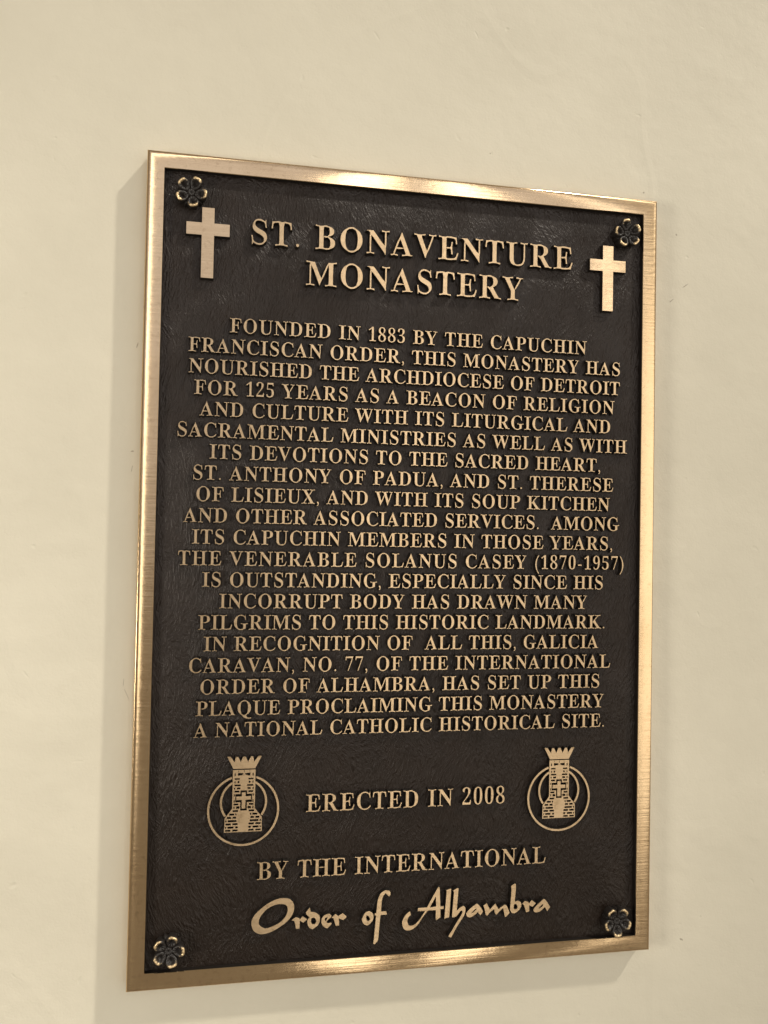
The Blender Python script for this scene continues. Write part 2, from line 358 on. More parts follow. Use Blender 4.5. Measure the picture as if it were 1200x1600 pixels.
SCRIPT = [
 [(0.11010,0.05288),(0.11065,0.05765),(0.11404,0.06267),(0.11963,0.06755),(0.12570,0.07154),(0.13139,0.07403),(0.13756,0.07518),(0.14335,0.07438),(0.14696,0.07194),(0.14883,0.06785),(0.14871,0.06301),(0.14681,0.05828),(0.14290,0.05370),(0.13810,0.05007),(0.13199,0.04655),(0.12674,0.04451),(0.12236,0.04350),(0.11841,0.04356),(0.11443,0.04516),(0.11152,0.04798)],
 [(0.11665,0.05374),(0.11743,0.05806),(0.12019,0.06226),(0.12406,0.06594),(0.12973,0.06887),(0.13502,0.06984),(0.13990,0.06931),(0.14215,0.06784),(0.14311,0.06470),(0.14232,0.06035),(0.13974,0.05612),(0.13539,0.05246),(0.13014,0.05019),(0.12489,0.04858),(0.12180,0.04879),(0.11824,0.05101)],
 [(0.14685,0.05417),(0.15050,0.05662),(0.15349,0.05592),(0.15451,0.05463),(0.15719,0.05715),(0.16123,0.05417),(0.15781,0.05121),(0.15454,0.05340),(0.15430,0.04606),(0.15123,0.04603),(0.14958,0.05349)],
 [(0.16010,0.06064),(0.16350,0.06484),(0.16458,0.06083),(0.16834,0.06009),(0.17189,0.05788),(0.17320,0.05484),(0.17303,0.05140),(0.17110,0.04760),(0.16667,0.04471),(0.16364,0.04615),(0.16183,0.04971),(0.16175,0.05316),(0.16369,0.05597),(0.16090,0.05837)],
 [(0.16521,0.05489),(0.16503,0.05146),(0.16632,0.04916),(0.16857,0.04925),(0.17003,0.05112),(0.16948,0.05361),(0.16744,0.05547)],
 [(0.17478,0.05128),(0.17546,0.05469),(0.17842,0.05720),(0.18192,0.05796),(0.18397,0.05634),(0.18375,0.05462),(0.18153,0.05280),(0.17931,0.05073),(0.18060,0.04916),(0.18411,0.04966),(0.18389,0.04770),(0.18019,0.04450),(0.17714,0.04619),(0.17533,0.04878)],
 [(0.17798,0.05403),(0.18047,0.05509),(0.18025,0.05363),(0.17879,0.05126),(0.17801,0.05254)],
 [(0.18412,0.05411),(0.18798,0.05731),(0.19055,0.05516),(0.19480,0.05760),(0.19815,0.05465),(0.19792,0.05317),(0.19518,0.05113),(0.19109,0.05314),(0.19148,0.04643),(0.18846,0.04615),(0.18604,0.05348)],
 [(0.21318,0.05003),(0.21408,0.05296),(0.21631,0.05654),(0.21974,0.05800),(0.22285,0.05611),(0.22426,0.05265),(0.22337,0.04897),(0.22074,0.04578),(0.21808,0.04466),(0.21498,0.04618)],
 [(0.21715,0.05275),(0.21769,0.05439),(0.22003,0.05256),(0.22105,0.04987),(0.21935,0.04831),(0.21779,0.04935)],
 [(0.22436,0.02759),(0.22488,0.03055),(0.22582,0.04169),(0.22675,0.05323),(0.22520,0.05371),(0.22556,0.05537),(0.22690,0.05565),(0.22737,0.06105),(0.22803,0.06700),(0.23023,0.07286),(0.23328,0.07549),(0.23597,0.07626),(0.23947,0.07548),(0.24031,0.07261),(0.23899,0.07025),(0.23702,0.07206),(0.23583,0.07364),(0.23373,0.07189),(0.23225,0.06823),(0.23175,0.06414),(0.23132,0.05667),(0.23634,0.05671),(0.23718,0.05347),(0.23099,0.05351),(0.23002,0.04365),(0.22910,0.03136),(0.22800,0.02883),(0.22554,0.02620)],
 [(0.25960,0.05505),(0.26045,0.05148),(0.25789,0.04913),(0.25718,0.04516),(0.25828,0.04207),(0.26116,0.04137),(0.26531,0.04284),(0.26994,0.04782),(0.27454,0.05447),(0.26709,0.05471),(0.26766,0.05765),(0.27633,0.05759),(0.27913,0.06287),(0.28707,0.07630),(0.28840,0.07571),(0.28936,0.05765),(0.29270,0.05769),(0.29258,0.05516),(0.28940,0.05511),(0.28970,0.04750),(0.28588,0.04497),(0.28497,0.04554),(0.28508,0.05449),(0.27717,0.05465),(0.27254,0.04916),(0.26742,0.04194),(0.26227,0.03802),(0.25759,0.03709),(0.25391,0.03886),(0.25211,0.04350),(0.25271,0.04747),(0.25574,0.05229)],
 [(0.27896,0.05732),(0.28485,0.06757),(0.28528,0.05792)],
 [(0.29456,0.07254),(0.29905,0.07405),(0.29986,0.07349),(0.29864,0.05197),(0.29819,0.04693),(0.29423,0.04592),(0.29367,0.04723),(0.29540,0.06995)],
 [(0.30183,0.07192),(0.30611,0.07418),(0.30723,0.07342),(0.30614,0.05860),(0.30577,0.05221),(0.30908,0.05520),(0.31242,0.05682),(0.31413,0.05510),(0.31443,0.05164),(0.31330,0.04759),(0.30931,0.04190),(0.30510,0.03533),(0.30068,0.02742),(0.29852,0.02803),(0.29826,0.02942),(0.30176,0.03465),(0.30548,0.04079),(0.31017,0.04757),(0.31156,0.05091),(0.31081,0.05257),(0.30914,0.05153),(0.30537,0.04720),(0.30131,0.04656),(0.30127,0.04885),(0.30262,0.06798),(0.30282,0.07025)],
 [(0.31544,0.04928),(0.31780,0.05234),(0.32209,0.05573),(0.32544,0.05781),(0.32740,0.05700),(0.33187,0.05095),(0.33165,0.04912),(0.32951,0.04651),(0.32703,0.04989),(0.32225,0.04630),(0.31840,0.04518),(0.31596,0.04672)],
 [(0.31979,0.04899),(0.32360,0.05242),(0.32552,0.05344),(0.32529,0.05230),(0.32267,0.05018)],
 [(0.33254,0.05551),(0.33587,0.05785),(0.33916,0.05139),(0.34460,0.05692),(0.34782,0.05129),(0.35378,0.05503),(0.35595,0.05434),(0.35879,0.04853),(0.35883,0.04643),(0.35560,0.04337),(0.35448,0.04391),(0.35271,0.05202),(0.34897,0.04918),(0.34628,0.04600),(0.34463,0.04737),(0.34355,0.05157),(0.34017,0.04948),(0.33659,0.04582),(0.33508,0.04659),(0.33378,0.05267)],
 [(0.36060,0.07287),(0.36386,0.07474),(0.36553,0.07283),(0.36440,0.05742),(0.36796,0.05797),(0.37073,0.05650),(0.37123,0.05285),(0.36865,0.04889),(0.36485,0.04631),(0.36156,0.04678),(0.35986,0.04998),(0.36006,0.05461),(0.36094,0.06847)],
 [(0.36339,0.05233),(0.36389,0.05488),(0.36581,0.05527),(0.36738,0.05310),(0.36698,0.05055),(0.36507,0.04990),(0.36380,0.05050)],
 [(0.37213,0.05486),(0.37512,0.05751),(0.37872,0.05599),(0.37902,0.05442),(0.38201,0.05785),(0.38621,0.05447),(0.38294,0.05132),(0.37932,0.05311),(0.37958,0.04714),(0.37639,0.04632),(0.37408,0.05319)],
 [(0.38381,0.04841),(0.38571,0.05088),(0.39063,0.05523),(0.39420,0.05812),(0.39644,0.05693),(0.40128,0.04987),(0.39827,0.04617),(0.39570,0.05023),(0.39076,0.04640),(0.38634,0.04566),(0.38439,0.04682)],
 [(0.38905,0.04937),(0.39234,0.05252),(0.39372,0.05295),(0.39346,0.05141),(0.39072,0.04952)],
]
GLYPHS = {
 '(': [323,[[[167,51,167,232,167,413],[214,565,311,694,293,694],[276,694,258,694,139,576],[64,400,64,232,64,64],[139,-112,258,-230,276,-230],[293,-230,311,-230,214,-101]]]],
 ')': [323,[[[156,413,156,232,156,51],[109,-101,12,-230,30,-230],[47,-230,65,-230,184,-112],[259,64,259,232,259,400],[184,576,65,694,47,694],[30,694,12,694,109,565]]]],
 ',': [219,[[[59,-112,59,-118,138,-96],[176,-31,176,26,176,85],[148,123,105,123,71,123],[46,99,46,66,46,33],[66,11,95,10,104,-26],[92,-77,59,-99,59,-105]]]],
 '-': [323,[[[283,236,283,267,202,267],[121,267,40,267,40,236],[40,205,40,174,121,174],[202,174,283,174,283,205]]]],
 '.': [219,[[[142,111,109,111,76,111],[49,84,49,51,49,18],[76,-9,109,-9,142,-9],[169,18,169,51,169,84]]]],
 '0': [559,[[[338,-10,280,-10,219,-10],[171,5,135,36,99,67],[73,110,58,165,42,220],[34,285,34,359,34,433],[42,497,58,552,73,607],[99,649,135,679,171,709],[220,724,281,724,339,724],[386,709,422,679,457,649],[483,606,500,552,517,497],[525,432,525,358,525,284],[517,220,500,165,483,110],[457,67,421,36,385,5]],[[243,55,280,55,317,55],[342,82,353,135,364,188],[370,263,370,358,370,453],[364,527,353,580,342,633],[318,659,281,659,244,659],[219,633,207,580,195,527],[189,453,189,358,189,263],[195,188,207,135,219,82]]]],
 '1': [559,[[[235,0,97,0,97,18],[97,35,97,53,124,53],[152,53,179,53,196,53],[209,58,217,67,225,76],[229,93,229,118,229,285],[229,452,229,619,204,588],[181,563,161,544,140,525],[120,515,100,515,84,515],[70,522,59,535,48,548],[42,566,42,589,62,594],[84,602,110,613,135,624],[163,641,196,666,219,683],[243,701,266,718,303,718],[341,718,378,718,378,518],[378,318,378,118,378,97],[381,81,388,70,395,59],[408,53,429,53,456,53],[483,53,510,53,510,35],[510,18,510,0,372,0]]]],
 '2': [559,[[[193,0,35,0,35,34],[35,69,35,103,84,153],[134,204,183,254,224,296],[256,333,278,365,300,397],[315,428,324,457,333,486],[337,518,337,553,337,591],[330,619,316,637,302,654],[283,663,259,663,225,663],[201,649,188,620,174,591],[167,547,167,490,129,490],[98,498,75,513,51,528],[39,553,39,589,39,613],[47,635,64,656,80,677],[104,693,137,706,170,718],[210,724,259,724,334,724],[391,709,430,680,469,650],[488,609,488,558,488,535],[484,512,476,490,467,468],[453,444,434,418,415,392],[388,362,355,328,322,293],[280,252,230,205,197,173],[163,142,130,110,208,110],[285,110,363,110,384,110],[401,116,416,128,431,140],[441,157,446,179,449,189],[451,200,454,210,474,210],[493,210,513,210,511,140],[510,70,508,0,350,0]]]],
 '3': [559,[[[278,-10,243,-10,193,-10],[152,-4,121,7,89,18],[66,33,51,52,36,70],[28,89,28,110,28,135],[37,155,54,168,71,181],[90,188,113,188,113,145],[124,113,147,92,170,71],[199,60,236,60,258,60],[278,64,297,73,316,82],[331,97,342,118,353,139],[359,169,359,207,359,245],[346,276,319,301,292,326],[254,338,204,338,183,338],[163,338,142,338,142,359],[142,379,142,400,164,400],[186,400,208,400,251,400],[283,413,304,441,325,468],[335,503,335,547,335,583],[328,611,314,632,300,653],[279,663,252,663,228,663],[210,655,198,641,185,626],[177,606,173,583,168,559],[166,534,166,508,125,508],[93,515,70,530,47,544],[36,566,36,597,36,632],[55,662,92,687,129,712],[184,724,257,724,328,724],[385,710,426,682,467,653],[488,613,488,561,488,516],[473,479,444,449,415,418],[378,396,335,381,362,376],[389,368,416,355,443,342],[466,323,485,300,504,276],[513,245,513,206,513,165],[506,131,491,104,476,76],[455,54,430,37,404,20],[375,8,343,1,311,-6]]]],
 '5': [559,[[[275,-10,245,-10,195,-10],[155,-4,125,8,95,19],[73,34,60,53,47,71],[40,90,40,111,40,134],[47,152,62,163,77,174],[96,180,120,180,120,161],[124,143,131,124,138,105],[149,90,165,78,181,66],[203,60,230,60,252,60],[272,65,291,75,310,84],[325,101,336,124,347,147],[353,179,353,220,353,270],[341,307,318,332,294,356],[260,368,217,368,192,368],[171,366,154,363,137,359],[121,355,106,350,91,356],[75,362,60,368,71,483],[81,599,92,714,218,714],[344,714,470,714,472,653],[473,593,475,532,456,532],[437,532,418,532,415,543],[413,555,410,566,407,578],[403,587,397,594,391,601],[380,604,364,604,295,604],[225,604,156,604,151,542],[145,481,140,419,151,423],[167,427,188,430,209,433],[229,434,250,434,327,434],[389,416,436,381,483,345],[506,291,506,220,506,177],[498,140,483,111,467,82],[446,58,421,41,395,23],[367,10,336,2,305,-6]]]],
 '7': [559,[[[193,0,165,0,254,202],[342,403,431,605,343,605],[256,605,168,605,133,605],[114,588,110,554,108,537],[106,521,104,504,84,504],[64,504,44,504,46,574],[47,644,49,714,208,714],[367,714,526,714,526,698],[526,681,526,665,434,443],[342,222,250,0,222,0]]]],
 '8': [559,[[[354,-10,273,-10,218,-10],[172,-1,136,16,100,33],[73,57,56,86,39,115],[30,147,30,182,30,225],[43,261,71,288,98,315],[133,339,177,361,137,384],[106,411,85,440,64,469],[53,503,53,542,53,573],[60,603,75,631,90,658],[114,681,148,698,182,715],[228,724,285,724,356,724],[409,708,445,675,480,641],[498,600,498,549,498,509],[486,477,462,454,437,431],[404,408,363,387,423,358],[466,328,491,297,516,266],[529,230,529,189,529,126],[507,78,462,43,417,8]],[[267,437,302,421,327,435],[345,452,356,472,367,492],[372,518,372,551,372,570],[368,589,362,606,355,623],[344,638,331,649,317,660],[300,666,279,666,252,666],[231,655,216,634,201,613],[194,586,194,554,194,519],[203,493,222,474,241,455]],[[244,47,278,47,312,47],[339,59,360,82,380,105],[390,135,390,172,390,205],[379,232,356,254,333,275],[295,298,244,321,221,306],[203,288,188,265,173,242],[165,213,165,178,165,139],[175,108,196,84,217,59]]]],
 '9': [559,[[[278,-10,227,-10,187,-10],[155,-5,131,7,107,18],[90,32,79,49,68,66],[63,84,63,103,63,118],[67,130,75,140,83,150],[95,157,112,160,121,130],[135,105,154,84,173,63],[199,53,232,53,319,53],[366,150,373,343,358,324],[339,308,316,295,293,282],[264,275,231,275,174,275],[127,293,90,328,53,363],[35,415,35,482,35,530],[44,572,62,609,81,645],[107,673,142,694,176,714],[217,724,264,724,313,724],[356,712,393,689,430,666],[460,629,482,580,503,531],[514,467,514,388,514,333],[509,282,498,234,487,185],[471,143,448,107,425,70],[395,42,359,21,322,0]],[[211,347,274,347,297,347],[317,353,334,366,351,378],[364,394,373,414,372,499],[363,561,344,600,325,638],[301,657,270,657,241,657],[219,643,204,615,188,586],[180,544,180,488,180,394]]]],
 'A': [650,[[[55,0,-13,0,-13,9],[-13,18,-13,27,6,27],[22,33,35,45,48,57],[60,79,73,111,151,305],[229,500,307,694,316,694],[325,693,334,693,413,505],[493,317,572,129,587,93],[601,67,612,51,623,35],[639,27,660,27,660,18],[660,9,660,0,554,0],[447,0,341,0,341,9],[341,18,341,27,395,27],[422,41,422,68,422,77],[417,95,406,121,396,146],[386,172,376,197,302,197],[228,197,154,197,142,166],[129,136,117,105,115,100],[114,95,113,88,112,81],[111,75,111,72,111,42],[135,27,184,27,186,27],[188,27,190,27,190,18],[190,9,190,0,122,0]],[[200,318,169,239,233,239],[296,239,360,239,328,318],[295,396,263,475,232,396]]]],
 'B': [659,[[[134,0,24,0,24,9],[24,17,24,26,58,27],[81,35,93,48,105,61],[111,86,111,122,111,264],[111,407,111,549,111,578],[108,599,103,614,98,629],[89,639,76,645,63,650],[46,653,23,653,23,661],[23,670,23,678,125,678],[226,678,328,678,503,678],[590,626,590,522,590,440],[536,389,427,368,558,343],[623,286,623,196,623,134],[600,86,553,52,506,17],[439,0,354,0,244,0]],[[271,444,271,375,274,375],[277,375,280,375,333,375],[371,385,392,406,413,426],[424,462,424,514,424,559],[416,593,401,614,386,635],[359,646,322,646,299,646],[285,642,280,633,274,624],[271,607,271,582,271,513]],[[307,36,330,36,373,36],[404,48,422,73,439,98],[448,137,448,191,448,246],[436,286,413,309,389,332],[349,344,294,344,286,344],[279,344,271,344,271,262],[271,179,271,97,271,74],[275,59,284,50,292,41]]]],
 'C': [697,[[[503,-16,382,-16,315,-16],[256,-1,205,30,153,60],[112,102,83,156,54,209],[39,271,39,340,39,409],[54,470,84,523,113,576],[154,617,207,648,259,678],[319,693,386,693,431,693],[485,680,547,655,557,650],[567,648,577,648,602,648],[617,663,624,693,633,693],[641,693,650,693,650,615],[650,537,650,459,642,459],[633,459,625,459,602,521],[571,570,531,606,490,642],[445,660,395,660,274,660],[214,552,214,337,214,136],[281,35,414,35,454,35],[494,45,533,67,572,88],[607,118,638,158,647,149],[657,141,666,132,597,33]]]],
 'D': [738,[[[133,0,30,0,30,9],[30,17,30,26,61,27],[83,33,94,44,105,55],[110,77,110,111,110,260],[110,408,110,557,110,596],[104,622,91,635,78,647],[55,653,22,653,22,661],[22,670,22,678,125,678],[227,678,330,678,450,678],[541,649,604,590,666,531],[697,448,697,339,697,113],[578,0,340,0,237,0]],[[306,36,331,36,396,36],[445,61,476,112,507,162],[522,238,522,341,522,544],[459,645,332,645,307,645],[290,640,282,631,275,621],[271,602,271,573,271,418],[271,262,271,107,271,79],[275,60,282,51,290,41]]]],
 'E': [658,[[[214,0,21,0,21,8],[21,17,21,25,56,25],[80,31,93,44,106,57],[112,81,112,116,112,260],[112,405,112,549,112,592],[106,621,93,634,80,647],[57,653,24,653,24,661],[24,670,24,678,214,678],[404,678,594,678,594,611],[594,543,594,476,586,476],[579,476,571,476,563,538],[542,581,507,605,471,629],[418,641,345,641,324,641],[308,640,298,638,287,635],[280,629,277,621,274,612],[272,597,272,578,272,507],[272,437,272,366,277,366],[283,366,288,366,333,366],[365,378,386,401,407,424],[421,461,429,514,437,514],[445,514,453,514,453,401],[453,289,453,176,445,176],[436,176,428,176,425,216],[417,247,407,270,396,293],[380,309,359,318,338,327],[310,331,276,331,275,331],[273,331,272,331,272,254],[272,177,272,100,272,75],[277,59,286,52,295,45],[314,41,343,41,392,41],[433,47,467,58,500,69],[529,86,552,112,575,137],[595,170,612,213,621,213],[631,213,640,213,626,142],[613,71,599,0,406,0]]]],
 'F': [602,[[[143,0,23,0,23,9],[23,17,23,26,58,29],[81,37,93,50,105,63],[111,88,111,125,111,269],[111,414,111,558,111,594],[105,618,92,630,79,642],[55,650,21,653,21,661],[21,670,21,678,209,678],[398,678,586,678,586,611],[586,543,586,476,578,476],[570,476,562,476,555,517],[544,550,529,574,514,598],[491,615,462,626,432,637],[392,642,342,642,323,642],[308,641,298,640,287,638],[280,634,277,627,273,620],[271,609,271,593,271,518],[271,443,271,368,275,368],[279,368,283,368,327,368],[360,380,381,403,402,426],[416,463,423,516,432,516],[441,516,450,516,450,403],[450,289,450,176,441,176],[433,176,424,176,417,235],[403,276,382,299,361,322],[327,333,281,333,278,333],[274,333,271,333,271,262],[271,191,271,120,271,96],[274,77,280,64,285,50],[296,40,312,35,328,30],[351,27,382,26,382,17],[382,9,382,0,262,0]]]],
 'G': [756,[[[488,-15,399,-15,327,-15],[264,0,211,29,157,58],[115,100,86,153,56,206],[41,269,41,341,41,410],[56,471,86,524,115,577],[156,618,208,648,259,678],[318,693,383,693,435,693],[491,681,550,656,560,651],[569,649,577,649,588,649],[597,653,604,660,611,667],[617,678,624,693,633,693],[642,693,651,693,651,615],[651,536,651,458,642,458],[634,458,625,458,611,499],[592,534,569,564,546,594],[519,618,490,635,461,652],[430,660,398,660,277,660],[217,553,217,339,217,234],[234,155,268,101,302,46],[349,19,410,19,448,19],[474,26,489,41,503,55],[510,77,510,106,510,134],[510,162,510,190,510,221],[503,242,490,254,477,265],[450,270,410,271,410,279],[410,287,410,295,522,295],[633,295,745,295,745,287],[745,279,745,271,712,270],[691,265,680,254,669,243],[664,222,664,191,664,142],[664,92,664,43,577,4]]]],
 'H': [779,[[[135,0,23,0,23,9],[23,17,23,26,58,27],[81,34,93,47,105,60],[111,84,111,120,111,268],[111,416,111,564,111,596],[105,618,93,631,80,644],[57,651,24,653,24,661],[24,670,24,678,136,678],[248,678,360,678,360,670],[360,661,360,653,335,651],[317,648,304,643,291,638],[283,630,278,618,273,606],[271,588,271,564,271,500],[271,437,271,373,350,373],[430,373,509,373,509,437],[509,500,509,564,509,588],[507,606,502,618,498,630],[490,638,477,643,464,648],[445,651,420,653,420,661],[420,670,420,678,532,678],[643,678,755,678,755,670],[755,661,755,653,720,650],[697,643,686,632,675,620],[669,597,669,564,669,416],[669,268,669,120,669,87],[675,63,687,49,698,35],[721,27,755,26,755,17],[755,9,755,0,643,0],[532,0,420,0,420,9],[420,17,420,26,454,27],[477,34,490,46,503,57],[509,82,509,120,509,190],[509,259,509,329,430,329],[350,329,271,329,271,259],[271,190,271,120,271,84],[277,60,289,47,301,34],[325,27,360,26,360,17],[360,9,360,0,248,0]]]],
 'I': [388,[[[135,0,20,0,20,9],[20,17,20,26,53,29],[77,37,91,48,105,59],[112,81,112,112,112,267],[112,421,112,576,112,607],[106,627,94,637,82,646],[57,652,20,653,20,661],[20,670,20,678,135,678],[249,678,364,678,364,670],[364,661,364,653,329,652],[305,646,292,637,278,627],[272,607,272,576,272,422],[272,269,272,115,272,94],[274,78,279,66,284,54],[293,45,307,39,320,33],[340,29,366,26,366,17],[366,9,366,0,251,0]]]],
 'K': [760,[[[136,0,24,0,24,9],[24,17,24,26,59,27],[82,34,94,47,106,60],[112,84,112,120,112,268],[112,416,112,564,112,596],[106,619,94,632,81,645],[58,652,25,653,25,661],[25,670,25,678,137,678],[249,678,361,678,361,670],[361,661,361,653,336,651],[318,648,305,643,292,638],[284,630,279,618,274,606],[272,588,272,564,272,492],[272,420,272,348,341,417],[409,487,478,556,505,583],[519,606,519,623,519,643],[490,653,433,653,433,661],[433,670,433,678,530,678],[626,678,723,678,723,670],[723,661,723,653,719,653],[714,653,710,653,653,653],[587,614,513,537,476,499],[440,462,403,424,499,306],[594,187,690,69,702,54],[714,44,725,37,736,30],[752,27,773,26,773,17],[773,9,773,0,655,0],[536,0,418,0,418,9],[418,17,418,26,433,26],[445,26,456,27,466,28],[474,29,479,31,491,36],[497,42,497,51,497,61],[488,77,471,98,413,171],[355,245,297,318,289,310],[280,303,272,295,272,237],[272,178,272,120,272,84],[278,60,290,47,302,34],[326,27,361,26,361,17],[361,9,361,0,249,0]]]],
 'L': [635,[[[215,0,23,0,23,9],[23,17,23,26,58,27],[81,34,93,47,105,60],[111,84,111,120,111,268],[111,416,111,564,111,597],[105,620,93,633,80,645],[57,652,24,653,24,661],[24,670,24,678,140,678],[256,678,372,678,372,670],[372,661,372,653,345,653],[325,651,310,646,295,641],[285,633,280,620,274,607],[271,589,271,564,271,417],[271,270,271,123,271,100],[273,82,276,70,279,58],[287,50,298,47,309,43],[325,41,348,41,396,41],[436,47,469,59,501,71],[528,91,551,119,573,146],[592,183,609,230,618,230],[627,230,636,230,623,153],[611,77,598,0,406,0]]]],
 'M': [944,[[[98,0,21,0,21,9],[21,17,21,26,54,27],[78,34,92,47,105,60],[112,83,112,118,112,268],[112,419,112,569,112,591],[110,608,105,619,100,630],[92,639,79,644,65,649],[47,652,22,653,22,661],[22,670,22,678,106,678],[191,678,275,678,341,523],[406,367,472,212,538,367],[603,523,669,678,752,678],[836,678,919,678,919,670],[919,661,919,653,887,650],[865,643,853,630,840,617],[834,595,834,563,834,418],[834,272,834,127,834,99],[836,78,841,64,846,49],[854,39,866,35,878,30],[895,27,918,26,918,17],[918,9,918,0,808,0],[699,0,589,0,589,9],[589,17,589,26,613,28],[631,32,644,37,657,42],[665,52,670,66,675,79],[677,99,677,124,677,281],[677,437,677,594,594,396],[512,198,429,0,420,0],[411,0,402,0,320,193],[239,386,157,579,157,426],[157,272,157,119,157,81],[164,56,178,44,192,32],[217,26,252,26,252,17],[252,9,252,0,175,0]]]],
 'N': [735,[[[609,-16,600,-16,453,163],[306,342,159,521,159,386],[159,252,159,117,159,82],[165,58,177,46,188,34],[212,27,248,26,248,17],[248,9,248,0,174,0],[101,0,27,0,27,9],[27,17,27,26,50,27],[68,30,81,35,93,40],[101,49,106,62,111,75],[113,93,113,117,113,271],[113,424,113,578,79,620],[59,642,54,645,47,648],[38,651,27,653,27,661],[27,670,27,678,96,678],[164,678,233,678,349,536],[466,393,582,251,582,355],[582,458,582,562,582,586],[580,604,575,617,570,629],[562,638,549,643,536,648],[518,651,493,653,493,661],[493,670,493,678,567,678],[640,678,714,678,714,670],[714,661,714,653,679,652],[656,645,645,633,634,620],[628,596,628,561,628,369],[628,176,628,-16,619,-16]]]],
 'O': [782,[[[439,-16,388,-16,339,-16],[293,-7,251,11,209,29],[172,54,141,86,109,118],[84,156,67,199,50,242],[41,289,41,339,41,389],[50,436,67,479,84,522],[109,559,141,592,173,624],[210,649,254,667,296,685],[344,694,395,694,444,694],[490,685,532,668,574,650],[611,625,642,594,673,562],[698,524,716,481,733,438],[742,390,742,339,742,289],[733,242,716,199,698,156],[673,118,641,86,609,54],[572,29,529,11,486,-7]],[[339,18,394,18,508,18],[565,125,565,339,565,444],[549,524,518,579,486,633],[442,660,387,660,273,660],[216,553,216,339,216,234],[232,155,264,100,296,45]]]],
 'P': [622,[[[135,0,23,0,23,9],[23,17,23,26,58,27],[81,34,93,47,105,60],[111,84,111,120,111,268],[111,416,111,564,111,596],[105,618,93,631,80,644],[57,651,24,653,24,661],[24,670,24,678,122,678],[220,678,318,678,403,678],[464,670,500,655,534,640],[561,619,580,592,599,565],[609,532,609,494,609,437],[588,392,546,358,504,323],[442,306,360,306,330,306],[301,306,271,306,271,244],[271,182,271,120,271,84],[277,60,289,47,301,34],[325,27,360,26,360,17],[360,9,360,0,248,0]],[[271,426,271,342,281,342],[290,342,300,342,349,342],[384,353,405,376,425,399],[435,437,435,490,435,542],[427,580,410,605,393,630],[363,642,322,642,302,642],[289,638,282,631,275,624],[271,611,271,593,271,509]]]],
 'Q': [782,[[[618,-172,563,-172,427,-172],[332,-115,278,-1,229,16],[186,42,151,75,116,108],[89,147,70,192,51,237],[41,286,41,339,41,389],[50,436,67,479,84,522],[109,559,141,592,173,624],[210,649,254,667,296,685],[344,694,395,694,444,694],[490,685,532,668,574,650],[611,625,642,594,673,562],[698,524,716,481,733,438],[742,390,742,339,742,258],[720,188,676,128,632,67],[571,25,492,0,529,-80],[586,-120,662,-120,683,-120],[706,-116,732,-109,734,-118],[735,-128,737,-137,676,-160]],[[340,18,395,18,509,18],[566,125,566,339,566,444],[550,524,518,579,486,633],[442,660,387,660,273,660],[216,553,216,339,216,234],[232,155,265,100,297,45]]]],
 'R': [704,[[[135,0,23,0,23,9],[23,17,23,26,58,27],[81,34,93,47,105,60],[111,84,111,120,111,268],[111,416,111,564,111,596],[105,618,93,631,80,644],[57,651,24,653,24,661],[24,670,24,678,124,678],[223,678,323,678,423,678],[498,663,547,634,596,605],[621,559,621,498,621,415],[570,360,469,333,527,247],[585,161,643,75,654,58],[665,46,674,38,683,30],[695,26,712,26,713,26],[714,26,715,26,715,17],[715,9,715,0,645,0],[574,0,504,0,436,105],[368,211,300,316,290,316],[281,316,271,316,271,251],[271,185,271,120,271,84],[277,60,289,47,301,34],[325,27,360,26,360,17],[360,9,360,0,248,0]],[[271,423,271,348,282,348],[292,348,303,348,355,348],[393,360,417,385,440,409],[452,447,452,500,452,595],[413,642,334,642,307,642],[290,638,282,629,275,620],[271,602,271,574,271,499]]]],
 'S': [581,[[[73,-16,64,-16,64,68],[64,151,64,235,74,235],[83,235,93,235,109,162],[133,109,166,74,199,39],[241,22,293,22,331,22],[361,33,383,54,404,75],[415,101,415,133,415,177],[388,212,335,238,304,253],[273,269,242,284,184,313],[141,343,115,376,88,409],[74,448,74,494,74,535],[83,570,100,600,117,629],[141,652,172,669,202,686],[236,694,275,694,295,694],[317,692,342,687,366,682],[392,676,420,667,425,666],[430,664,434,664,438,663],[442,662,446,662,463,662],[474,673,477,694,486,694],[496,694,505,694,505,621],[505,548,505,475,497,475],[488,475,480,475,471,512],[456,545,437,573,418,601],[395,623,370,639,344,654],[317,662,289,662,255,662],[228,653,208,635,188,617],[178,594,178,566,178,540],[187,518,204,501,221,484],[247,467,281,451,313,436],[345,421,377,406,418,387],[449,368,473,347,495,326],[512,304,521,280,530,256],[535,229,535,198,535,155],[525,118,505,86,484,54],[455,29,418,12,381,-6],[337,-15,286,-15,269,-15],[253,-14,236,-12,219,-9],[203,-5,187,1,170,7],[157,11,147,14,136,17],[129,18,126,18,115,18],[108,15,103,11,98,5],[94,-3,91,-16,82,-16]]]],
 'T': [630,[[[254,0,137,0,137,9],[137,17,137,26,173,26],[198,33,212,46,225,59],[232,84,232,120,232,295],[232,470,232,645,229,645],[225,645,222,645,169,645],[128,630,97,601,66,571],[48,528,43,473,34,473],[25,473,16,473,16,541],[16,610,16,678,214,678],[413,678,611,678,611,609],[611,541,611,472,603,472],[594,472,586,472,575,587],[513,645,400,645,397,645],[395,645,392,645,392,470],[392,295,392,120,392,83],[398,58,412,45,425,32],[450,26,488,26,488,17],[488,9,488,0,371,0]]]],
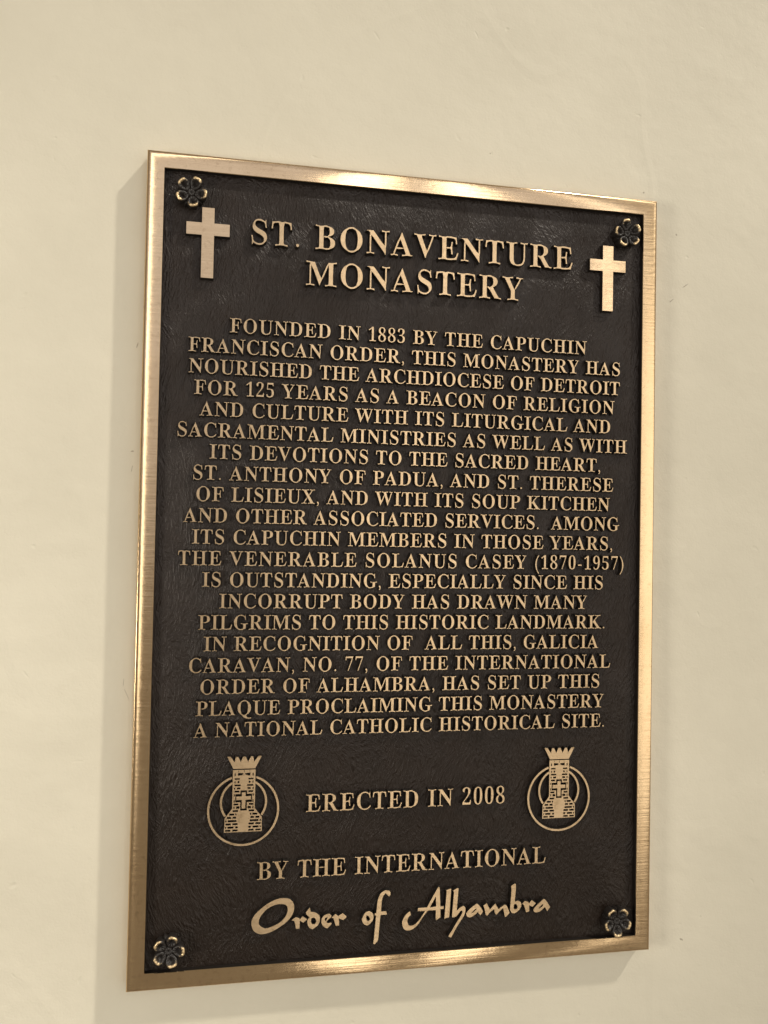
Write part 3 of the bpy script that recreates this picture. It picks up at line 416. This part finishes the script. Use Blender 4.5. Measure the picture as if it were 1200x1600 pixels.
 'U': [733,[[[458,-19,369,-19,277,-19],[211,1,170,43,129,83],[109,146,109,231,109,342],[109,453,109,564,109,596],[103,618,91,631,78,644],[55,651,22,653,22,661],[22,670,22,678,134,678],[246,678,358,678,358,670],[358,661,358,653,333,651],[315,648,302,643,289,638],[280,630,275,618,271,606],[269,588,269,564,269,445],[269,327,269,208,269,149],[280,105,303,77,325,47],[360,33,409,33,526,33],[584,101,584,237,584,346],[584,454,584,563,584,596],[578,618,565,631,552,643],[527,650,489,653,489,661],[489,670,489,678,561,678],[634,678,706,678,706,670],[706,661,706,653,675,649],[655,641,645,628,634,615],[629,593,629,563,629,465],[629,368,629,270,629,167],[608,93,566,48,523,3]]]],
 'V': [637,[[[325,-19,316,-19,233,176],[149,372,66,567,55,591],[45,611,34,626,23,641],[4,650,-21,653,-21,661],[-21,670,-21,678,91,678],[202,678,314,678,314,670],[314,661,314,653,283,653],[261,650,248,644,234,637],[227,626,227,610,227,600],[231,584,240,563,288,446],[337,330,385,213,429,329],[474,446,518,562,525,580],[528,596,528,609,528,626],[522,637,509,643,495,649],[474,652,445,653,445,661],[445,670,445,678,516,678],[587,678,658,678,658,670],[658,661,658,653,637,653],[621,647,608,637,595,626],[582,603,569,570,493,374],[418,177,342,-19,333,-19]]]],
 'W': [910,[[[264,-16,254,-16,185,184],[117,385,48,585,40,608],[32,625,23,636,14,647],[-2,652,-23,653,-23,661],[-23,670,-23,678,74,678],[172,678,269,678,269,670],[269,661,269,653,248,652],[232,649,223,643,214,637],[209,626,209,611,209,597],[213,578,220,555,257,446],[295,337,332,228,371,327],[409,426,448,525,441,548],[433,571,426,594,419,617],[409,632,398,640,387,647],[368,651,341,653,341,661],[341,670,341,678,445,678],[550,678,654,678,654,670],[654,661,654,653,608,653],[585,640,585,613,585,605],[588,592,594,575,631,466],[669,356,706,247,739,348],[772,449,805,550,813,574],[817,592,817,605,817,622],[812,634,801,641,790,648],[773,652,749,653,749,661],[749,670,749,678,809,678],[869,678,929,678,929,670],[929,661,929,653,910,650],[895,641,885,627,875,613],[865,592,856,565,792,371],[728,178,664,-16,655,-16],[646,-16,637,-16,581,143],[526,301,470,460,408,301],[345,143,283,-16,273,-16]]]],
 'X': [701,[[[98,0,17,0,17,9],[17,17,17,26,60,26],[99,50,134,99,185,169],[237,240,288,310,231,398],[173,487,116,575,99,600],[84,620,71,633,57,646],[41,653,24,653,23,653],[22,653,21,653,21,661],[21,670,21,678,135,678],[249,678,363,678,363,670],[363,661,363,653,356,653],[348,653,341,653,302,653],[283,641,283,618,283,609],[289,595,300,578,331,529],[363,480,394,431,422,473],[451,514,479,556,496,581],[505,601,505,616,505,640],[482,652,436,653,436,661],[436,670,436,678,518,678],[600,678,682,678,682,670],[682,661,682,653,680,653],[679,653,677,653,648,653],[622,645,600,630,577,614],[554,589,531,556,493,502],[456,448,418,394,484,291],[549,188,615,85,628,66],[639,51,650,41,660,31],[672,26,687,26,688,26],[690,26,691,26,691,17],[691,9,691,0,579,0],[467,0,355,0,355,9],[355,17,355,26,357,26],[360,26,362,26,409,26],[432,38,432,61,432,74],[424,93,409,118,377,169],[344,221,312,272,276,221],[241,171,205,120,192,101],[185,84,185,67,185,40],[210,26,259,26,259,17],[259,9,259,0,178,0]]]],
 'Y': [634,[[[263,0,151,0,151,9],[151,17,151,26,186,27],[209,34,221,47,233,60],[239,84,239,120,239,169],[239,217,239,266,182,369],[126,473,69,576,51,609],[35,631,21,639,14,643],[8,646,1,648,-6,650],[-13,651,-20,652,-20,661],[-20,669,-20,678,89,678],[199,678,308,678,308,669],[308,661,308,652,302,652],[297,652,291,652,273,652],[259,649,248,644,237,638],[232,630,232,620,232,611],[236,598,244,583,286,501],[328,418,370,336,412,406],[454,475,496,545,511,570],[519,591,519,607,519,637],[494,652,444,652,442,652],[441,652,439,652,439,661],[439,669,439,678,511,678],[582,678,654,678,654,669],[654,661,654,652,637,650],[622,643,609,632,596,621],[583,604,570,583,513,490],[456,396,399,303,399,242],[399,181,399,120,399,84],[405,60,417,47,429,34],[453,27,488,26,488,17],[488,9,488,0,376,0]]]],
}


# ---------------------------------------------------------------- wall
T = 0.019
PW, PH, FR = 0.508, 0.762, 0.016
ZP = -0.0062        # panel depth
ZL = -0.0012        # letter tops
def wall():
    me = bpy.data.meshes.new('wall')
    x0, x1, y0, y1 = -1.6, 2.4, -1.1, 2.3
    vs_ = [(x0, y0, -T), (x1, y0, -T), (x1, y1, -T), (x0, y1, -T), (x0, y0, -T-.12), (x1, y0, -T-.12), (x1, y1, -T-.12), (x0, y1, -T-.12)]
    fs = [(0, 1, 2, 3), (7, 6, 5, 4), (0, 4, 5, 1), (1, 5, 6, 2), (2, 6, 7, 3), (3, 7, 4, 0)]
    o = make('wall', vs_, fs, [wall_material()])
    o['label'] = 'cream painted plaster wall behind the bronze plaque'; o['kind'] = 'structure'
wall()

# ---------------------------------------------------------------- plaque
plaque = bpy.data.objects.new('memorial_plaque', None); COL.objects.link(plaque); plaque.empty_display_size = 0.05
plaque['label'] = 'rectangular cast bronze memorial plaque with dark leather-textured panel, mounted on the cream wall'
plaque['category'] = 'plaque'

def frame():
    prof = [(FR, -0.0150), (FR, -0.0005), (FR-.0004, 0.0), (.0125, 0.0), (.0105, -.00002), (.0085, -.00006), (.0068, -.00012), (.0052, -.00021),
            (.0040, -.00031), (.0030, -.00043), (.0022, -.00058), (.0015, -.00079), (.0010, -.00104), (.0005, -.0015), (.00015, -.0021), (0, -.0029), (0, -T)]
    vs_, fs, fm = [], [], []
    n = len(prof)
    for (cx, cy, sx, sy) in ((0, 0, 1, 1), (PW, 0, -1, 1), (PW, PH, -1, -1), (0, PH, 1, -1)):
        for d, z in prof: vs_.append((cx+sx*d, cy+sy*d, z))
    for c in range(4):
        a, b = c*n, ((c+1) % 4)*n
        for i in range(n-1):
            fs.append((a+i, b+i, b+i+1, a+i+1)); fm.append(1 if i == 0 else 0)
    return make('frame', vs_, fs, [BRONZE, PATINA], plaque, fmat=fm, smooth=30)
frame()
def panel():
    a, b, c, d = FR-.001, PW-FR+.001, FR-.001, PH-FR+.001
    vs_ = [(a, c, ZP), (b, c, ZP), (b, d, ZP), (a, d, ZP), (a, c, -T), (b, c, -T), (b, d, -T), (a, d, -T)]
    fs = [(0, 1, 2, 3), (7, 6, 5, 4), (0, 4, 5, 1), (1, 5, 6, 2), (2, 6, 7, 3), (3, 7, 4, 0)]
    o = make('background_panel', vs_, fs, [LEATHER], plaque)
panel()

# ------------- raised lettering
def area(lp): return sum(lp[i-1][0]*lp[i][1]-lp[i][0]*lp[i-1][1] for i in range(len(lp)))/2
def fills_cleanly(loops):
    cu = bpy.data.curves.new('test', 'CURVE'); cu.dimensions = '2D'; cu.fill_mode = 'BOTH'
    for lp in loops:
        s = cu.splines.new('POLY'); s.points.add(len(lp)-1)
        for p, q in zip(s.points, lp): p.co = (q[0]*.01, q[1]*.01, 0, 1)
        s.use_cyclic_u = True
    o = bpy.data.objects.new('test', cu); got = sum(p.area for p in o.to_mesh().polygons)*1e4
    o.to_mesh_clear(); bpy.data.objects.remove(o); bpy.data.curves.remove(cu)
    want = abs(sum(area(lp) for lp in loops))
    return abs(got-want) < .03*want
FONT = {}
for c, g in GLYPHS.items():
    base = [flatten(sp) for sp in g[1]]
    for thin in (17, 15, 13, 11, 8, 4):
        FONT[c] = even_weight(base, thin, 43)
        if fills_cleanly(FONT[c]): break
    else: FONT[c] = base
ADV = {c: max(g[0], max(q[0] for lp in FONT[c] for q in lp) + 14) for c, g in GLYPHS.items()}
def line_of_text(text, x0, x1, y, cap, sx, draft, zt):
    s = cap/678.0
    fx = lambda c: sx*(.86 if c.isdigit() else 1)*s
    adv = [ADV[c]*fx(c) if c != ' ' else 300*s*sx for c in text]
    first = min(q[0] for lp in FONT[text[0]] for q in lp)*fx(text[0])
    last = max(q[0] for lp in FONT[text[-1]] for q in lp)*fx(text[-1])
    nat = sum(adv[:-1]) + last - first
    tr = (x1-x0-nat)/(len(text)-1)
    x = x0-first; out = []
    for c, a in zip(text, adv):
        if c != ' ':
            out.append([[(x+q[0]*fx(c), y+q[1]*s) for q in lp] for lp in FONT[c]])
        x += a+tr
    return solids('text_line', out, ZP-.0005, zt, plaque, draft)
for i, (text, x0, x1, y) in enumerate(LINES):
    if i < 2: line_of_text(text, x0, x1, y, 0.0231, 0.93, 0.0008, ZL)
    elif i < 22: line_of_text(text, x0, x1, y, 0.0134, 0.92, 0.0006, ZL)
    else: line_of_text(text, x0, x1, y, 0.0163, 0.90, 0.0006, ZL)
solid('script_line', [smooth_loop(p) for p in SCRIPT], ZP-.0005, ZL, plaque, 0.0006)

# ------------- crosses
def cross(cx, top, bottom, arm_top, arm_bottom, half_bar, left, right):
    p = [(cx-half_bar, top), (cx+half_bar, top), (cx+half_bar, arm_top), (right, arm_top), (right, arm_bottom), (cx+half_bar, arm_bottom),
         (cx+half_bar, bottom), (cx-half_bar, bottom), (cx-half_bar, arm_bottom), (left, arm_bottom), (left, arm_top), (cx-half_bar, arm_top)]
    return solid('cross', [p], ZP-.0005, ZL, plaque, 0.0007, top=BRONZE)
cross(0.0560, 0.7130, 0.6475, 0.6987, 0.6873, 0.0056, 0.0364, 0.0757)
cross(0.4542, 0.7107, 0.6443, 0.6963, 0.6848, 0.0056, 0.4347, 0.4733)

# ------------- tower emblems
def ring_loops(cx, cy, r0, r1, a0=None, a1=None, n=72):
    if a0 is None:
        return [[(cx+r*math.cos(2*math.pi*i/n), cy+r*math.sin(2*math.pi*i/n)) for i in range(n)] for r in (r1, r0)]
    m = 48; A = [math.radians(a0+(a1-a0)*i/m) for i in range(m+1)]
    return [[(cx+r1*math.cos(a), cy+r1*math.sin(a)) for a in A] + [(cx+r0*math.cos(a), cy+r0*math.sin(a)) for a in reversed(A)]]
def emblem():
    u = 6.8e-5
    L = lambda pts: [((x-605)*u, (905-y)*u) for x, y in pts]
    def both(pts):  return [L(pts), L([(1210-x, y) for x, y in reversed(pts)])]
    tower = L([(453, 366), (757, 366), (757, 885), (853, 1008), (857, 1200), (353, 1200), (357, 1008), (453, 885)])
    holes = []
    rect = lambda x0, x1, y0, y1: [(x0, y0), (x1, y0), (x1, y1), (x0, y1)]
    rows = [(412, 445, [(478, 490)]), (478, 494, [(480, 545)]), (518, 540, [(480, 490), (522, 540)]), (564, 581, [(480, 560)]),
            (603, 624, [(476, 488), (514, 556)]), (646, 665, [(482, 542)]), (690, 718, [(474, 484)]), (770, 800, [(474, 484)]),
            (818, 838, [(474, 532)]), (856, 884, [(474, 484), (508, 548)]), (906, 925, [(462, 532)]), (950, 972, [(420, 482), (500, 513)]),
            (993, 1015, [(390, 440), (465, 508)]), (1038, 1060, [(370, 382), (402, 514)]), (1080, 1102, [(372, 440), (464, 530)]),
            (1124, 1146, [(370, 380), (400, 476), (504, 532)]), (1166, 1185, [(370, 436), (464, 532)])]
    for y0, y1, xs in rows:
        for x0, x1 in xs: holes += both(rect(x0-2, x1+2, y0-2.5, y1+2.5))
    holes += both([(520, 405), (590, 412), (600, 424), (575, 436), (525, 445)])
    holes += both(rect(528, 534, 372, 396)); holes.append(L(rect(601, 609, 372, 402)))
    c = 605
    holes.append(L([(c-44, 642), (c+44, 642), (c+44, 690), (c+112, 690), (c+112, 800), (c+44, 800), (c+44, 912), (c-44, 912), (c-44, 800), (c-112, 800), (c-112, 690), (c-44, 690)]))
    isl = L([(c-25, 668), (c+25, 668), (c+25, 722), (c+98, 722), (c+98, 770), (c+25, 770), (c+25, 886), (c-25, 886), (c-25, 770), (c-98, 770), (c-98, 722), (c-25, 722)])
    t = solid('tower_emblem', [tower]+holes, ZP-.0005, ZL, plaque, 0.0001)
    solid('cross', [isl], ZP-.0005, ZL, t, 0.0001)
    crown = L([(460, 350), (376, 188), (382, 182), (420, 186), (475, 262), (488, 190), (520, 188), (556, 262), (588, 188), (622, 188), (654, 262), (690, 188),
               (722, 190), (735, 262), (790, 186), (828, 182), (834, 188), (750, 350)])
    solid('crown', [crown], ZP-.0005, ZL+.0001, t, 0.0004)
    # the outer ring passes behind the tower top, the inner ring ends on the tower's flanks
    solid('ring', ring_loops(0, -.0002, .0309, .0328, 90+20.5, 450-20.5), ZP-.0005, ZL-.0002, t, 0.0004)
    cy = (905-800)*u
    solid('ring', ring_loops(0, cy, .0196, .0215, -37, 60), ZP-.0005, ZL-.0002, t, 0.0004)
    solid('ring', ring_loops(0, cy, .0196, .0215, 120, 217), ZP-.0005, ZL-.0002, t, 0.0004)
    t.location = W3(0.1004, 0.1578, 0)
    return t
def copy_tree(o, parent):
    c = o.copy(); COL.objects.link(c); c.parent = parent
    for ch in list(o.children): copy_tree(ch, c)
    return c
em = emblem()
e2 = copy_tree(em, plaque); e2.location = W3(0.4088, 0.1566, 0)

# ------------- rosettes (flower-shaped screw covers)
def petal_mesh(parent, ang, k):
    rnd = random.Random(k)
    nr, na = 9, 28
    vs_, fs = [], []
    c, a, b = .0086, .0056, .0067
    def P(r, th):
        t = r*math.sin(th)*a; q = r*math.cos(th)
        q = q*(1 - .13*max(0, math.cos(th))**8)          # shallow notch at the tip
        rad = c + q*b
        wd_ = 1.0 if q > 0 else 1 + .35*q                # narrower towards the centre
        w = min(1, r/.70); w = w*w*(3-2*w)
        z = .0062 + .0060*w*(0.52 + .48*q) + .0006*math.cos(9*th)*r*(1-r)*3
        z -= .0019*(max(0, r-.80)/.20)**2                       # rolled lip
        x, y = rad, t*wd_
        return (x*math.cos(ang)-y*math.sin(ang), x*math.sin(ang)+y*math.cos(ang), z)
    vs_.append(P(0, 0))
    for i in range(1, nr+1):
        for j in range(na): vs_.append(P(i/nr, 2*math.pi*j/na))
    for j in range(na): fs.append((0, 1+j, 1+(j+1) % na))
    for i in range(nr-1):
        for j in range(na):
            p, q = 1+i*na, 1+(i+1)*na
            fs.append((p+j, q+j, q+(j+1) % na, p+(j+1) % na))
    base = len(vs_)                                        # underside tucks in towards the panel
    for (f, z) in ((.97, .0050), (.84, .0020), (.78, -.0018)):
        for j in range(na):
            x, y, _ = P(f, 2*math.pi*j/na); vs_.append((x, y, z))
    prev = 1+(nr-1)*na
    for k2 in range(3):
        nx = base+k2*na
        for j in range(na): fs.append((prev+j, nx+j, nx+(j+1) % na, prev+(j+1) % na))
        prev = nx
    fs.append(tuple(prev+j for j in range(na)))
    return make('petal', vs_, fs, [ROSE], parent, smooth=70)
def rosette():
    # sepal star under the petals
    vs_, fs = [], []
    n = 40; lay = [(1.0, -.0018), (1.0, .0030), (.86, .0052), (.35, .0056)]
    def rr(j):
        ph = 2*math.pi*j/n*5
        return .0105 + .0027*max(0, -math.cos(ph))**3
    for f, z in lay:
        for j in range(n):
            th = 2*math.pi*j/n; vs_.append((rr(j)*f*math.cos(th), rr(j)*f*math.sin(th), z))
    for i in range(len(lay)-1):
        for j in range(n): fs.append((i*n+j, i*n+(j+1) % n, (i+1)*n+(j+1) % n, (i+1)*n+j))
    fs.append(tuple(range(n))); fs.append(tuple(3*n+j for j in range(n)))
    o = make('rosette', vs_, fs, [ROSE], plaque, smooth=40)
    for k in range(5): petal_mesh(o, math.radians(72*k), k)
    # stamens cluster: ridged button
    vs_, fs = [], []
    n = 30; lay = [(.0040, .0040), (.0038, .0066), (.0030, .0078), (.0018, .0080), (.0009, .0072), (.0002, .0070)]
    for r, z in lay:
        for j in range(n):
            th = 2*math.pi*j/n; q = r*(1+.12*math.cos(10*th)); vs_.append((q*math.cos(th), q*math.sin(th), z+.0003*math.cos(10*th)))
    for i in range(len(lay)-1):
        for j in range(n): fs.append((i*n+j, i*n+(j+1) % n, (i+1)*n+(j+1) % n, (i+1)*n+j))
    fs.append(tuple(range(n))); fs.append(tuple((len(lay)-1)*n+j for j in range(n)))
    make('flower_center', vs_, fs, [ROSE], o, smooth=70)
    return o
rs = rosette()
for i, (x, y, deg) in enumerate(((0.0402, 0.7247, -80), (0.4730, 0.7238, 100), (0.0366, 0.0358, 0), (0.4706, 0.0328, -90))):
    o = rs if i == 0 else copy_tree(rs, plaque)
    o.location = W3(x, y, ZP+.0012); o.rotation_euler = (0, -math.radians(deg), 0)
